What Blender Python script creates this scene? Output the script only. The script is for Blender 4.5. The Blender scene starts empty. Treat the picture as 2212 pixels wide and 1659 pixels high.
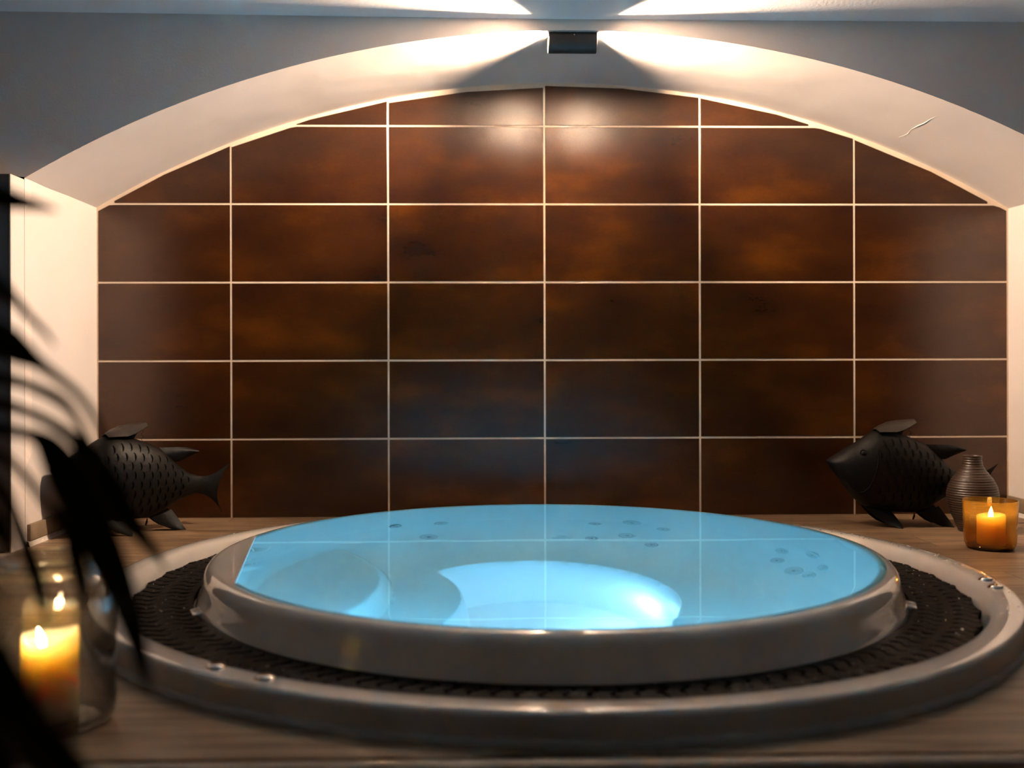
import bpy, bmesh, math, random
from math import sin, cos, pi, sqrt, radians as R
from mathutils import Vector, Matrix, noise
random.seed(7)
S = bpy.context.scene
COL = S.collection

# ------------------------------------------------------------------ materials
def mat(name):
    m = bpy.data.materials.new(name); m.use_nodes = True
    nt = m.node_tree; nt.nodes.clear()
    out = nt.nodes.new('ShaderNodeOutputMaterial')
    return m, nt, out
def N(nt, typ, **kw):
    n = nt.nodes.new(typ)
    for k, v in kw.items():
        if k.startswith('_'): setattr(n, k[1:], v)
        else: n.inputs[k.replace('0', ' ') if k.replace('0', ' ') in n.inputs else k].default_value = v
    return n
def principled(name, col, rough=.5, spec=.5, metal=0, coat=0, bump=0, bump_scale=60, var=0, var_scale=4, **kw):
    m, nt, out = mat(name)
    b = nt.nodes.new('ShaderNodeBsdfPrincipled')
    b.inputs['Base Color'].default_value = (*col, 1)
    b.inputs['Roughness'].default_value = rough
    b.inputs['Specular IOR Level'].default_value = spec
    b.inputs['Metallic'].default_value = metal
    b.inputs['Coat Weight'].default_value = coat
    b.inputs['Coat Roughness'].default_value = .05
    for k, v in kw.items(): b.inputs[k.replace('_', ' ')].default_value = v
    tc = nt.nodes.new('ShaderNodeTexCoord')
    if var:
        no = nt.nodes.new('ShaderNodeTexNoise'); no.inputs['Scale'].default_value = var_scale; no.inputs['Detail'].default_value = 6
        nt.links.new(tc.outputs['Object'], no.inputs['Vector'])
        mr = nt.nodes.new('ShaderNodeMapRange'); mr.inputs['To Min'].default_value = 1 - var; mr.inputs['To Max'].default_value = 1 + var
        mr.inputs['From Min'].default_value = .3; mr.inputs['From Max'].default_value = .7
        nt.links.new(no.outputs['Fac'], mr.inputs['Value'])
        mx = nt.nodes.new('ShaderNodeVectorMath'); mx.operation = 'SCALE'; mx.inputs[0].default_value = col
        nt.links.new(mr.outputs['Result'], mx.inputs['Scale']); nt.links.new(mx.outputs['Vector'], b.inputs['Base Color'])
    if bump:
        no = nt.nodes.new('ShaderNodeTexNoise'); no.inputs['Scale'].default_value = bump_scale; no.inputs['Detail'].default_value = 5
        nt.links.new(tc.outputs['Object'], no.inputs['Vector'])
        bp = nt.nodes.new('ShaderNodeBump'); bp.inputs['Strength'].default_value = bump; bp.inputs['Distance'].default_value = .004
        nt.links.new(no.outputs['Fac'], bp.inputs['Height']); nt.links.new(bp.outputs['Normal'], b.inputs['Normal'])
    nt.links.new(b.outputs[0], out.inputs['Surface'])
    return m
def emission(name, col, strength):
    m, nt, out = mat(name)
    e = nt.nodes.new('ShaderNodeEmission'); e.inputs['Color'].default_value = (*col, 1); e.inputs['Strength'].default_value = strength
    nt.links.new(e.outputs[0], out.inputs['Surface']); return m

PLASTER = principled('white_plaster', (.71, .635, .585), .62, .3, bump=.35, bump_scale=9, var=.03, var_scale=3)
PAINT = principled('grey_wall_paint', (.84, .725, .65), .7, .25, bump=.25, bump_scale=120)
CEIL = principled('ceiling_paint', (.90, .88, .88), .7, .25, bump=.2, bump_scale=90)
ROOM = principled('dim_room_paint', (.70, .46, .30), .7, .3)
GROUT = principled('tile_grout', (.74, .60, .46), .85, .2, bump=.4, bump_scale=300, var=.08, var_scale=12)
BASETILE = principled('baseboard_tile', (.26, .19, .125), .55, .3, bump=.2, bump_scale=90, var=.12, var_scale=20)
SEALANT = principled('white_sealant', (.70, .64, .57), .55, .35, bump=.3, bump_scale=200)
STONE = principled('pale_edge_stone', (.42, .34, .27), .6, .35, bump=.3, bump_scale=60, var=.12, var_scale=25)
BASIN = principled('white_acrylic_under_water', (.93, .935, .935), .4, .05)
ACRYL = principled('white_acrylic', (.84, .775, .70), .05, .5, coat=.6)
JETM = principled('grey_jet_plastic', (.74, .77, .79), .3, .5)
JETD = principled('dark_jet_opening', (.42, .45, .47), .4, .5)
GRATE = principled('dark_brown_grating_plastic', (.0036, .0024, .0019), .42, .06, bump=.5, bump_scale=160)
CHROME = principled('chrome', (.75, .72, .68), .08, .5, metal=1)
IRON = principled('blackened_iron', (.0042, .0034, .0028), .5, .2, bump=.35, bump_scale=45, var=.25, var_scale=18)
IRONDK = principled('black_punched_openings', (.004, .0035, .003), .8, .1)
IRONLT = principled('worn_brown_iron', (.024, .017, .0125), .42, .5, bump=.4, bump_scale=60, var=.3, var_scale=30)
VASEM = principled('ribbed_brown_ceramic', (.045, .026, .017), .42, .5, bump=.2, bump_scale=150, var=.15, var_scale=15)
LAMPM = principled('charcoal_lamp_metal', (.045, .042, .038), .5, .45, bump=.1, bump_scale=500)
WICK = principled('burnt_wick', (.01, .008, .006), .9, .1)
LEAFM = principled('dark_palm_leaf', (.014, .019, .009), .5, .3, var=.25, var_scale=9)
STEMM = principled('palm_stem', (.035, .03, .016), .7, .2, bump=.3, bump_scale=80)
POTM = principled('dark_planter', (.03, .028, .027), .5, .4, bump=.1, bump_scale=80)
SOILM = principled('potting_soil', (.02, .014, .01), .95, .1, bump=1, bump_scale=120)
BEAD = principled('metal_corner_bead', (.75, .68, .60), .3, .5, metal=.6)
SHADEPAINT = principled('shaded_pier_paint', (.17, .155, .15), .7, .25, bump=.2, bump_scale=100)  # shade on the unlit pier fronts is put into this colour
LENS = emission('lamp_lens_glow', (1, .80, .56), 26)
FLAME = emission('flame_glow', (1, .74, .40), 40)
UWL = emission('underwater_led_glow', (.72, .90, 1), 9)
UWFILL = emission('added_fill_lamp_glow', (.72, .90, 1), 1)  # glow for the two added fill lamps in the tub

def tile_material():
    m, nt, out = mat('rust_brown_glazed_tile')
    L = nt.links.new
    b = nt.nodes.new('ShaderNodeBsdfPrincipled')
    tc = nt.nodes.new('ShaderNodeTexCoord')
    at = nt.nodes.new('ShaderNodeAttribute'); at.attribute_name = 'tile_seed'
    off = nt.nodes.new('ShaderNodeVectorMath'); off.operation = 'MULTIPLY_ADD'; off.inputs[1].default_value = (37, 0, 53)
    L(at.outputs['Vector'], off.inputs[0]); L(tc.outputs['Object'], off.inputs[2])
    mp = nt.nodes.new('ShaderNodeMapping'); mp.inputs['Scale'].default_value = (1, 1, 2.1); L(off.outputs[0], mp.inputs['Vector'])
    n1 = nt.nodes.new('ShaderNodeTexNoise'); n1.inputs['Scale'].default_value = 2.6; n1.inputs['Detail'].default_value = 5; n1.inputs['Roughness'].default_value = .5
    L(mp.outputs[0], n1.inputs['Vector'])
    n2 = nt.nodes.new('ShaderNodeTexNoise'); n2.inputs['Scale'].default_value = 55; n2.inputs['Detail'].default_value = 5; n2.inputs['Roughness'].default_value = .7
    L(mp.outputs[0], n2.inputs['Vector'])
    n3 = nt.nodes.new('ShaderNodeTexNoise'); n3.inputs['Scale'].default_value = 420; n3.inputs['Detail'].default_value = 2
    L(tc.outputs['Object'], n3.inputs['Vector'])
    cr = nt.nodes.new('ShaderNodeValToRGB'); e = cr.color_ramp.elements
    e[0].position = .25; e[0].color = (.030, .0078, .0018, 1)
    e[1].position = .78; e[1].color = (.155, .044, .0014, 1)
    k = cr.color_ramp.elements.new(.52); k.color = (.066, .0182, .0015, 1)
    L(n1.outputs['Fac'], cr.inputs['Fac'])
    mr = nt.nodes.new('ShaderNodeMapRange'); mr.inputs['From Min'].default_value = .3; mr.inputs['From Max'].default_value = .7
    mr.inputs['To Min'].default_value = .84; mr.inputs['To Max'].default_value = 1.14; L(n2.outputs['Fac'], mr.inputs['Value'])
    sc = nt.nodes.new('ShaderNodeVectorMath'); sc.operation = 'SCALE'; L(cr.outputs['Color'], sc.inputs[0]); L(mr.outputs[0], sc.inputs['Scale'])
    L(sc.outputs[0], b.inputs['Base Color'])
    rr = nt.nodes.new('ShaderNodeMapRange'); rr.inputs['From Min'].default_value = .3; rr.inputs['From Max'].default_value = .7
    rr.inputs['To Min'].default_value = .54; rr.inputs['To Max'].default_value = .66
    mixn = nt.nodes.new('ShaderNodeMath'); mixn.operation = 'ADD'; L(n2.outputs['Fac'], mixn.inputs[0]); L(n1.outputs['Fac'], mixn.inputs[1])
    hf = nt.nodes.new('ShaderNodeMath'); hf.operation = 'MULTIPLY'; hf.inputs[1].default_value = .5; L(mixn.outputs[0], hf.inputs[0])
    L(hf.outputs[0], rr.inputs['Value']); L(rr.outputs[0], b.inputs['Roughness'])
    b.inputs['Specular IOR Level'].default_value = .4; b.inputs['Metallic'].default_value = .88; b.inputs['Coat Weight'].default_value = .72; b.inputs['Coat IOR'].default_value = 1.72; b.inputs['Coat Roughness'].default_value = .15
    bp = nt.nodes.new('ShaderNodeBump'); bp.inputs['Strength'].default_value = .35; bp.inputs['Distance'].default_value = .0012
    L(n3.outputs['Fac'], bp.inputs['Height']); L(bp.outputs[0], b.inputs['Normal']); L(bp.outputs[0], b.inputs['Coat Normal'])
    L(b.outputs[0], out.inputs['Surface']); return m
TILE = tile_material()

def floor_material():
    m, nt, out = mat('wood_look_floor_tile'); L = nt.links.new
    b = nt.nodes.new('ShaderNodeBsdfPrincipled'); tc = nt.nodes.new('ShaderNodeTexCoord')
    sx = nt.nodes.new('ShaderNodeSeparateXYZ'); L(tc.outputs['Object'], sx.inputs[0])
    def M(op, a, bb=None, clamp=False):
        n = nt.nodes.new('ShaderNodeMath'); n.operation = op; n.use_clamp = clamp
        for i, v in enumerate((a, bb)):
            if v is None: continue
            if isinstance(v, (int, float)): n.inputs[i].default_value = v
            else: L(v, n.inputs[i])
        return n.outputs[0]
    # rows 0.2 m wide run along x; lines at y = -0.094 - 0.2 k
    yr = M('DIVIDE', M('ADD', sx.outputs['Y'], 10.094), .2)
    row = M('FLOOR', yr); fy = M('FRACT', yr)
    xo = M('MULTIPLY', M('MODULO', row, 3), .4)
    xr = M('DIVIDE', M('ADD', M('ADD', sx.outputs['X'], 9.59 + .4), xo), 1.2)
    colx = M('FLOOR', xr); fx = M('FRACT', xr)
    gy = M('LESS_THAN', M('MINIMUM', fy, M('SUBTRACT', 1, fy)), .0085)
    gx = M('LESS_THAN', M('MINIMUM', fx, M('SUBTRACT', 1, fx)), .0014)
    g = M('MAXIMUM', gx, gy)
    cid = nt.nodes.new('ShaderNodeCombineXYZ'); L(row, cid.inputs[0]); L(colx, cid.inputs[1])
    wn = nt.nodes.new('ShaderNodeTexWhiteNoise'); wn.noise_dimensions = '3D'; L(cid.outputs[0], wn.inputs['Vector'])
    mp = nt.nodes.new('ShaderNodeMapping'); mp.inputs['Scale'].default_value = (2.2, 26, 1); L(tc.outputs['Object'], mp.inputs['Vector'])
    ad = nt.nodes.new('ShaderNodeVectorMath'); ad.operation = 'MULTIPLY_ADD'; ad.inputs[1].default_value = (40, 40, 40)
    L(wn.outputs['Color'], ad.inputs[0]); L(mp.outputs[0], ad.inputs[2])
    n1 = nt.nodes.new('ShaderNodeTexNoise'); n1.inputs['Scale'].default_value = 1.6; n1.inputs['Detail'].default_value = 8; n1.inputs['Distortion'].default_value = .6
    L(ad.outputs[0], n1.inputs['Vector'])
    cr = nt.nodes.new('ShaderNodeValToRGB'); e = cr.color_ramp.elements
    e[0].position = .32; e[0].color = (.145, .088, .047, 1); e[1].position = .68; e[1].color = (.37, .245, .148, 1)
    L(n1.outputs['Fac'], cr.inputs['Fac'])
    tone = nt.nodes.new('ShaderNodeMapRange'); tone.inputs['To Min'].default_value = .84; tone.inputs['To Max'].default_value = 1.12; L(wn.outputs['Value'], tone.inputs['Value'])
    sc = nt.nodes.new('ShaderNodeVectorMath'); sc.operation = 'SCALE'; L(cr.outputs['Color'], sc.inputs[0]); L(tone.outputs[0], sc.inputs['Scale'])
    mx = nt.nodes.new('ShaderNodeMix'); mx.data_type = 'RGBA'; L(g, mx.inputs[0]); L(sc.outputs[0], mx.inputs[6]); mx.inputs[7].default_value = (.075, .05, .035, 1)
    L(mx.outputs[2], b.inputs['Base Color'])
    b.inputs['Roughness'].default_value = .42
    hh = M('SUBTRACT', M('MULTIPLY', n1.outputs['Fac'], .15), g)
    bp = nt.nodes.new('ShaderNodeBump'); bp.inputs['Strength'].default_value = .6; bp.inputs['Distance'].default_value = .0015; L(hh, bp.inputs['Height'])
    L(bp.outputs[0], b.inputs['Normal']); L(b.outputs[0], out.inputs['Surface']); return m
FLOORM = floor_material()

def water_material():
    m, nt, out = mat('clear_water'); L = nt.links.new
    b = nt.nodes.new('ShaderNodeBsdfGlass'); b.inputs['IOR'].default_value = 1.333; b.inputs['Roughness'].default_value = 0
    b.inputs['Color'].default_value = (.62, .92, 1, 1)
    tc = nt.nodes.new('ShaderNodeTexCoord'); no = nt.nodes.new('ShaderNodeTexNoise'); no.inputs['Scale'].default_value = 5; no.inputs['Detail'].default_value = 1
    L(tc.outputs['Object'], no.inputs['Vector'])
    bp = nt.nodes.new('ShaderNodeBump'); bp.inputs['Strength'].default_value = .03; bp.inputs['Distance'].default_value = .01
    L(no.outputs['Fac'], bp.inputs['Height']); L(bp.outputs[0], b.inputs['Normal'])
    L(b.outputs[0], out.inputs['Surface']); return m
WATER = water_material()
def drop_material():
    m, nt, out = mat('water_drop'); b = nt.nodes.new('ShaderNodeBsdfGlass'); b.inputs['IOR'].default_value = 1.333; b.inputs['Roughness'].default_value = .02
    nt.links.new(b.outputs[0], out.inputs['Surface']); return m
DROP = drop_material()

def thin_glass(name, tint, edge, transl=0, tcol=(1, 1, 1), fres=.045, rough=.03):
    m, nt, out = mat(name); L = nt.links.new
    tr = nt.nodes.new('ShaderNodeBsdfTransparent')
    lw = nt.nodes.new('ShaderNodeLayerWeight'); lw.inputs['Blend'].default_value = .22
    mx = nt.nodes.new('ShaderNodeMix'); mx.data_type = 'RGBA'; L(lw.outputs['Facing'], mx.inputs[0]); mx.inputs[6].default_value = (*tint, 1); mx.inputs[7].default_value = (*edge, 1)
    L(mx.outputs[2], tr.inputs['Color'])
    body = tr.outputs[0]
    if transl:
        tl = nt.nodes.new('ShaderNodeBsdfTranslucent'); tl.inputs['Color'].default_value = (*tcol, 1)
        ms = nt.nodes.new('ShaderNodeMixShader'); ms.inputs[0].default_value = transl
        L(tr.outputs[0], ms.inputs[1]); L(tl.outputs[0], ms.inputs[2]); body = ms.outputs[0]
    gl = nt.nodes.new('ShaderNodeBsdfGlossy'); gl.inputs['Roughness'].default_value = rough
    fc = nt.nodes.new('ShaderNodeLayerWeight'); fc.inputs['Blend'].default_value = .5
    pw = nt.nodes.new('ShaderNodeMath'); pw.operation = 'POWER'; pw.inputs[1].default_value = 5; L(fc.outputs['Facing'], pw.inputs[0])
    fr = nt.nodes.new('ShaderNodeMath'); fr.operation = 'MULTIPLY_ADD'; fr.inputs[1].default_value = .9; fr.inputs[2].default_value = fres; L(pw.outputs[0], fr.inputs[0])
    mf = nt.nodes.new('ShaderNodeMixShader'); L(fr.outputs[0], mf.inputs[0]); L(body, mf.inputs[1]); L(gl.outputs[0], mf.inputs[2])
    L(mf.outputs[0], out.inputs['Surface']); return m
JARGLASS = thin_glass('clear_jar_glass', (.94, .93, .91), (.10, .085, .07), .02, (1, .88, .74), fres=.10)
RIMGLASS = thin_glass('thick_rim_glass', (.90, .88, .85), (.12, .10, .085), .10, (1, .88, .74), fres=.22)
AMBER = thin_glass('amber_glass', (.97, .76, .40), (.40, .17, .03), .21, (.99, .66, .22))

AMBERDK = principled('dark_amber_glass', (.030, .011, .002), .06, .5)
def wax(name, col, scale, rad):
    m, nt, out = mat(name); b = nt.nodes.new('ShaderNodeBsdfPrincipled')
    b.inputs['Base Color'].default_value = (*col, 1); b.inputs['Subsurface Weight'].default_value = 1
    b.inputs['Subsurface Radius'].default_value = rad; b.inputs['Subsurface Scale'].default_value = scale
    b.inputs['Roughness'].default_value = .45
    nt.links.new(b.outputs[0], out.inputs['Surface']); return m
WAX = wax('cream_wax', (.99, .76, .46), .052, (1, .75, .5))

# ------------------------------------------------------------------ helpers
def link(name, me, m, parent=None, smooth=30):
    o = bpy.data.objects.new(name, me); COL.objects.link(o)
    for mm in (m if isinstance(m, (list, tuple)) else [m]): me.materials.append(mm)
    if parent: o.parent = parent
    if smooth is not None:
        bm = bmesh.new(); bm.from_mesh(me)
        for f in bm.faces: f.smooth = True
        a = R(smooth)
        for e in bm.edges:
            if len(e.link_faces) == 2 and e.calc_face_angle(0) > a: e.smooth = False
        bm.to_mesh(me); bm.free()
    return o
def pyd(name, verts, faces, m, parent=None, smooth=30, mats=None):
    me = bpy.data.meshes.new(name); me.from_pydata([tuple(v) for v in verts], [], faces); me.update()
    o = link(name, me, m, parent, smooth)
    if mats: me.polygons.foreach_set('material_index', mats)
    return o
def bmo(name, bm, m, parent=None, smooth=30, recalc=True):
    if recalc: bmesh.ops.recalc_face_normals(bm, faces=bm.faces)
    me = bpy.data.meshes.new(name); bm.to_mesh(me); bm.free()
    return link(name, me, m, parent, smooth)
def struct(o): o['kind'] = 'structure'; return o
def empty(name, loc, rz=0):
    o = bpy.data.objects.new(name, None); COL.objects.link(o); o.location = loc; o.rotation_euler = (0, 0, rz); o.empty_display_size = .1
    return o
def tag(o, label, cat, group=None, kind=None):
    o['label'] = label; o['category'] = cat
    if group: o['group'] = group
    if kind: o['kind'] = kind
    return o
def box(bm, x0, x1, y0, y1, z0, z1, bev=0, seg=2):
    vs = [bm.verts.new((x, y, z)) for z in (z0, z1) for y in (y0, y1) for x in (x0, x1)]
    fs = [bm.faces.new([vs[i] for i in q]) for q in ((0, 2, 3, 1), (4, 5, 7, 6), (0, 1, 5, 4), (2, 6, 7, 3), (0, 4, 6, 2), (1, 3, 7, 5))]
    if bev:
        es = list({e for f in fs for e in f.edges})
        bmesh.ops.bevel(bm, geom=es, offset=bev, segments=seg, affect='EDGES', profile=.5)
def lathe(prof, n, c=(0, 0), fn=None, close=False):
    """rings of a profile (r,z) round an axis; fn may move a point"""
    V = []; F = []; rows = []
    for r, z in prof:
        if r < 1e-6:
            V.append(fn((c[0], c[1], z), r, 0, z) if fn else (c[0], c[1], z)); rows.append([len(V) - 1] * n); continue
        row = []
        for i in range(n):
            a = 2 * pi * i / n
            p = (c[0] + r * cos(a), c[1] + r * sin(a), z)
            if fn: p = fn(p, r, a, z)
            V.append(p); row.append(len(V) - 1)
        rows.append(row)
    rr = list(zip(rows, rows[1:]))
    if close: rr.append((rows[-1], rows[0]))
    for a, b in rr:
        for i in range(n):
            j = (i + 1) % n
            q = [a[i], a[j], b[j], b[i]]
            q = list(dict.fromkeys(q))
            if len(q) >= 3: F.append(q)
    return V, F
def tube_pts(pts, radii, seg=8):
    V = []; F = []; n = len(pts); prev = None
    for i, p in enumerate(pts):
        p = Vector(p); t = (Vector(pts[min(i + 1, n - 1)]) - Vector(pts[max(i - 1, 0)])).normalized()
        u = t.cross(Vector((0, 0, 1)))
        if u.length < .05: u = t.cross(Vector((0, 1, 0)))
        u.normalize()
        if prev is not None and u.dot(prev) < 0: u = -u
        prev = u; w = t.cross(u)
        r = radii[i] if isinstance(radii, (list, tuple)) else radii
        for k in range(seg):
            a = 2 * pi * k / seg; V.append(p + (u * cos(a) + w * sin(a)) * r)
    for i in range(n - 1):
        for k in range(seg):
            j = (k + 1) % seg; F.append([i * seg + k, i * seg + j, (i + 1) * seg + j, (i + 1) * seg + k])
    F.append(list(range(seg))[::-1]); F.append([(n - 1) * seg + k for k in range(seg)])
    return V, F
def tube(name, pts, radii, m, parent=None, seg=8):
    V, F = tube_pts(pts, radii, seg); return pyd(name, V, F, m, parent, 60)
def light(name, typ, loc, power, col, **kw):
    l = bpy.data.lights.new(name, typ); l.energy = power; l.color = col
    for k, v in kw.items(): setattr(l, k, v)
    if name == 'underwater_beam_or_fill': l.cycles.use_multiple_importance_sampling = False
    o = bpy.data.objects.new(name, l); COL.objects.link(o); o.location = loc; return o
def join(parts):
    V = []; F = []; M = []
    for v, f, mi in parts:
        o = len(V); V += [tuple(p) for p in v]; F += [[i + o for i in q] for q in f]; M += [mi] * len(f)
    return V, F, M

# ------------------------------------------------------------------ the niche
XL, XR, ND = -1.711, 1.805, .615           # jambs, depth of the niche
ACX, ACR = .047, 3.447; ACZ = 1.667 - ACR   # circle of the arch
def arch_z(x): return ACZ + sqrt(ACR * ACR - (x - ACX) ** 2)
ZS = arch_z(XL)

def back_wall():
    parts = []; seeds = []
    # mortar bed
    bm = bmesh.new(); box(bm, XL - .15, XR + .15, 0.0, .16, -.12, 1.85)
    bm.verts.ensure_lookup_table(); bm.verts.index_update()
    parts.append(([v.co[:] for v in bm.verts], [[v.index for v in f.verts] for f in bm.faces], 1)); seeds += [0] * len(bm.faces); bm.free()
    gw = .0036
    for r in range(0, 6):
        z0, z1 = r * .3, (r + 1) * .3
        for c in range(-3, 4):
            x0, x1 = c * .6, (c + 1) * .6
            a, b = max(x0 + gw, XL + .007), min(x1 - gw, XR - .007)
            if b - a < .02: continue
            lo, hi = z0 + gw, z1 - gw
            if r == 0: lo = .001
            random.seed(r * 31 + c * 7 + 5)
            g = .010 + random.uniform(0, .008)
            # straight cut along the arch, as a tiler makes it
            def top(x): return arch_z(min(max(x, XL), XR)) - g
            ta, tb = top(a), top(b)
            if max(ta, tb) < lo and top((a + b) / 2) < lo: continue
            n = 2
            xs = [a + (b - a) * i / n for i in range(n + 1)]
            poly = [(a, lo), (b, lo)]
            tops = []
            for x in reversed(xs): tops.append((x, top(x)))
            # clip rectangle [lo,hi] by polyline of tops
            dense = [b + (a - b) * i / 24 for i in range(25)]
            def tl(x):
                for (xa, za), (xb, zb) in zip(tops, tops[1:]):
                    if xb - 1e-9 <= x <= xa + 1e-9:
                        t = (x - xa) / (xb - xa) if abs(xb - xa) > 1e-9 else 0
                        return za + (zb - za) * t
                return top(x)
            up = [(x, min(hi, tl(x))) for x in dense]
            up = [p for p in up if p[1] > lo + 1e-4]
            if len(up) < 2: continue
            poly = [(up[-1][0], lo), (up[0][0], lo)] + up
            bm = bmesh.new()
            f = bm.faces.new([bm.verts.new((x, -.0015, z)) for x, z in poly])
            ext = bmesh.ops.extrude_face_region(bm, geom=[f])
            for v in [g2 for g2 in ext['geom'] if isinstance(g2, bmesh.types.BMVert)]: v.co.y += .004
            bmesh.ops.dissolve_limit(bm, angle_limit=R(.5), verts=bm.verts, edges=bm.edges)
            fe = [e for e in bm.edges if all(v.co.y < -.001 for v in e.verts)]
            bmesh.ops.bevel(bm, geom=fe, offset=.0009, segments=2, affect='EDGES', profile=.5)
            bmesh.ops.recalc_face_normals(bm, faces=bm.faces)
            bm.verts.ensure_lookup_table(); bm.verts.index_update()
            parts.append(([v.co[:] for v in bm.verts], [[v.index for v in f.verts] for f in bm.faces], 0))
            seeds += [random.random()] * len(bm.faces); bm.free()
    V, F, M = join(parts)
    o = pyd('wall_back', V, F, [TILE, GROUT], None, None, M)
    at = o.data.attributes.new('tile_seed', 'FLOAT', 'FACE'); at.data.foreach_set('value', seeds)
    return struct(o)
back_wall()

def arch_soffit():
    V = []; F = []; n = 120; m = 26
    for i in range(n + 1):
        x = XL + (XR - XL) * i / n
        for j in range(m + 1):
            y = -ND + (ND + .02) * j / m
            d = noise.noise((x * 2.2, y * 3, 4.1)) * .0035 + noise.noise((x * 7, y * 9, 1.3)) * .0012
            k = min(1, j / 2, (m - j) / 3)
            V.append((x, y, arch_z(x) + d * k))
    for i in range(n):
        for j in range(m):
            a = i * (m + 1) + j; F.append([a, a + 1, a + m + 2, a + m + 1])
    parts = [(V, F, 0)]
    # raised edge of a hairline crack at the right
    cr = [(1.308, -.547), (1.312, -.48), (1.309, -.422), (1.312, -.375), (1.309, -.329), (1.307, -.268), (1.317, -.225), (1.317, -.196), (1.313, -.165), (1.316, -.139), (1.328, -.10), (1.333, -.084), (1.345, -.04)]
    pts = [(x + random.uniform(-.002, .002), y, arch_z(x) + .0006) for x, y in cr]
    tv, tf = tube_pts(pts, [.0008, .0012, .0014, .0016, .0018, .0020, .0022, .0022, .0022, .002, .0018, .0014, .0006], 6); parts.append((tv, tf, 0))
    V, F, M = join(parts)
    return struct(pyd('wall_arch', V, F, PLASTER, None, 60))
arch_soffit()

def front_wall():
    # face towards the room with the arched opening, 12 cm up to the ceiling; grooved edge by fine steps
    V = []; F = []; n = 140; zt = 1.80
    xs = [XL + (XR - XL) * i / n for i in range(n + 1)]
    for x in xs:
        j = .0012 * noise.noise((x * 40, 0, 0)) + .0008 * noise.noise((x * 140, 3, 0))
        V += [(x, -ND, arch_z(x) + j), (x, -ND, zt), (x, -ND + .05, zt), (x, -ND + .05, arch_z(x) + .03)]
    for i in range(n):
        a = i * 4
        for k in range(4): F.append([a + k, a + (k + 1) % 4, a + 4 + (k + 1) % 4, a + 4 + k])
    parts = [(V, F, 0)]
    for x0, x1 in ((-3.3, XL), (XR, 3.4)):
        bm = bmesh.new(); box(bm, x0, x1, -ND, -ND + .05, -.5, zt)
        bm.verts.index_update(); parts.append(([v.co[:] for v in bm.verts], [[v.index for v in f.verts] for f in bm.faces], 0)); bm.free()
    V, F, M = join(parts)
    return struct(pyd('wall_front', V, F, PAINT, None, 20))
front_wall()

def jambs():
    for nm, x0, x1 in (('wall_left', XL - .12, XL), ('wall_right', XR, XR + .12)):
        bm = bmesh.new(); n = 12
        box(bm, x0, x1, -ND, .01, -.1, ZS + .004)
        bmesh.ops.subdivide_edges(bm, edges=bm.edges, cuts=10, use_grid_fill=True)
        inner = x1 if nm == 'wall_left' else x0
        for v in bm.verts:
            if abs(v.co.x - inner) < 1e-4 and -ND + .01 < v.co.y < 0: v.co.x += .003 * noise.noise((v.co.y * 4, v.co.z * 3, 2.2))
        struct(bmo(nm, bm, PLASTER, None, 60))
    # the pier that carries the arch on the left stands a little forward
    for nm, x0, x1 in (('wall_pier_left', XL - .9, XL), ('wall_pier_right', XR, XR + .9)):
        bm = bmesh.new(); box(bm, x0, x1, -.712, -ND, -.39, ZS - .004, .002, 1)
        V = None
        me = bpy.data.meshes.new(nm); bmesh.ops.recalc_face_normals(bm, faces=bm.faces)
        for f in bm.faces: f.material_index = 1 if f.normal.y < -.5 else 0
        bm.to_mesh(me); bm.free()
        struct(link(nm, me, [PLASTER, SHADEPAINT], None, 30))
    bm = bmesh.new(); box(bm, XL - .004, XL + .0012, -.7165, -.7115, 0.001, ZS - .006, .0008, 1)
    struct(bmo('trim_1', bm, BEAD))
jambs()

def baseboards():
    for side, x0, x1, s in (('left', XL, XL + .012, 1), ('right', XR - .012, XR, -1)):
        bm = bmesh.new()
        ys = [-.702, -.478, -.18, -.004] if side == 'left' else [-.70, -.34, -.004]
        if side == 'left': ys = [-.604, -.418, -.004]
        for a, b in zip(ys, ys[1:]): box(bm, x0, x1, a + .0012, b - .0012, .0185, .071, .0015, 2)
        struct(bmo('baseboard_' + side, bm, BASETILE))
        bm = bmesh.new(); n = 60; V = []; F = []
        for i in range(n + 1):
            y = -.61 + .606 * i / n
            w = .009 + .0015 * noise.noise((y * 30, 1 if s > 0 else 5, 0)); h = .0175 + .001 * noise.noise((y * 25, 7, 0))
            xa = XL if s > 0 else XR
            for px, pz in ((0, 0.0), (w + .004, 0.0), (w + .001, .006), (w, h - .002), (w - .003, h), (0, h)): V.append((xa + s * px, y, pz))
        for i in range(n):
            for k in range(6):
                a = i * 6 + k; b = i * 6 + (k + 1) % 6; F.append([a, b, b + 6, a + 6])
        bm.free()
        struct(pyd('trim_' + ('2' if s > 0 else '3'), V, F, SEALANT, None, 50))
baseboards()

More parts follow.
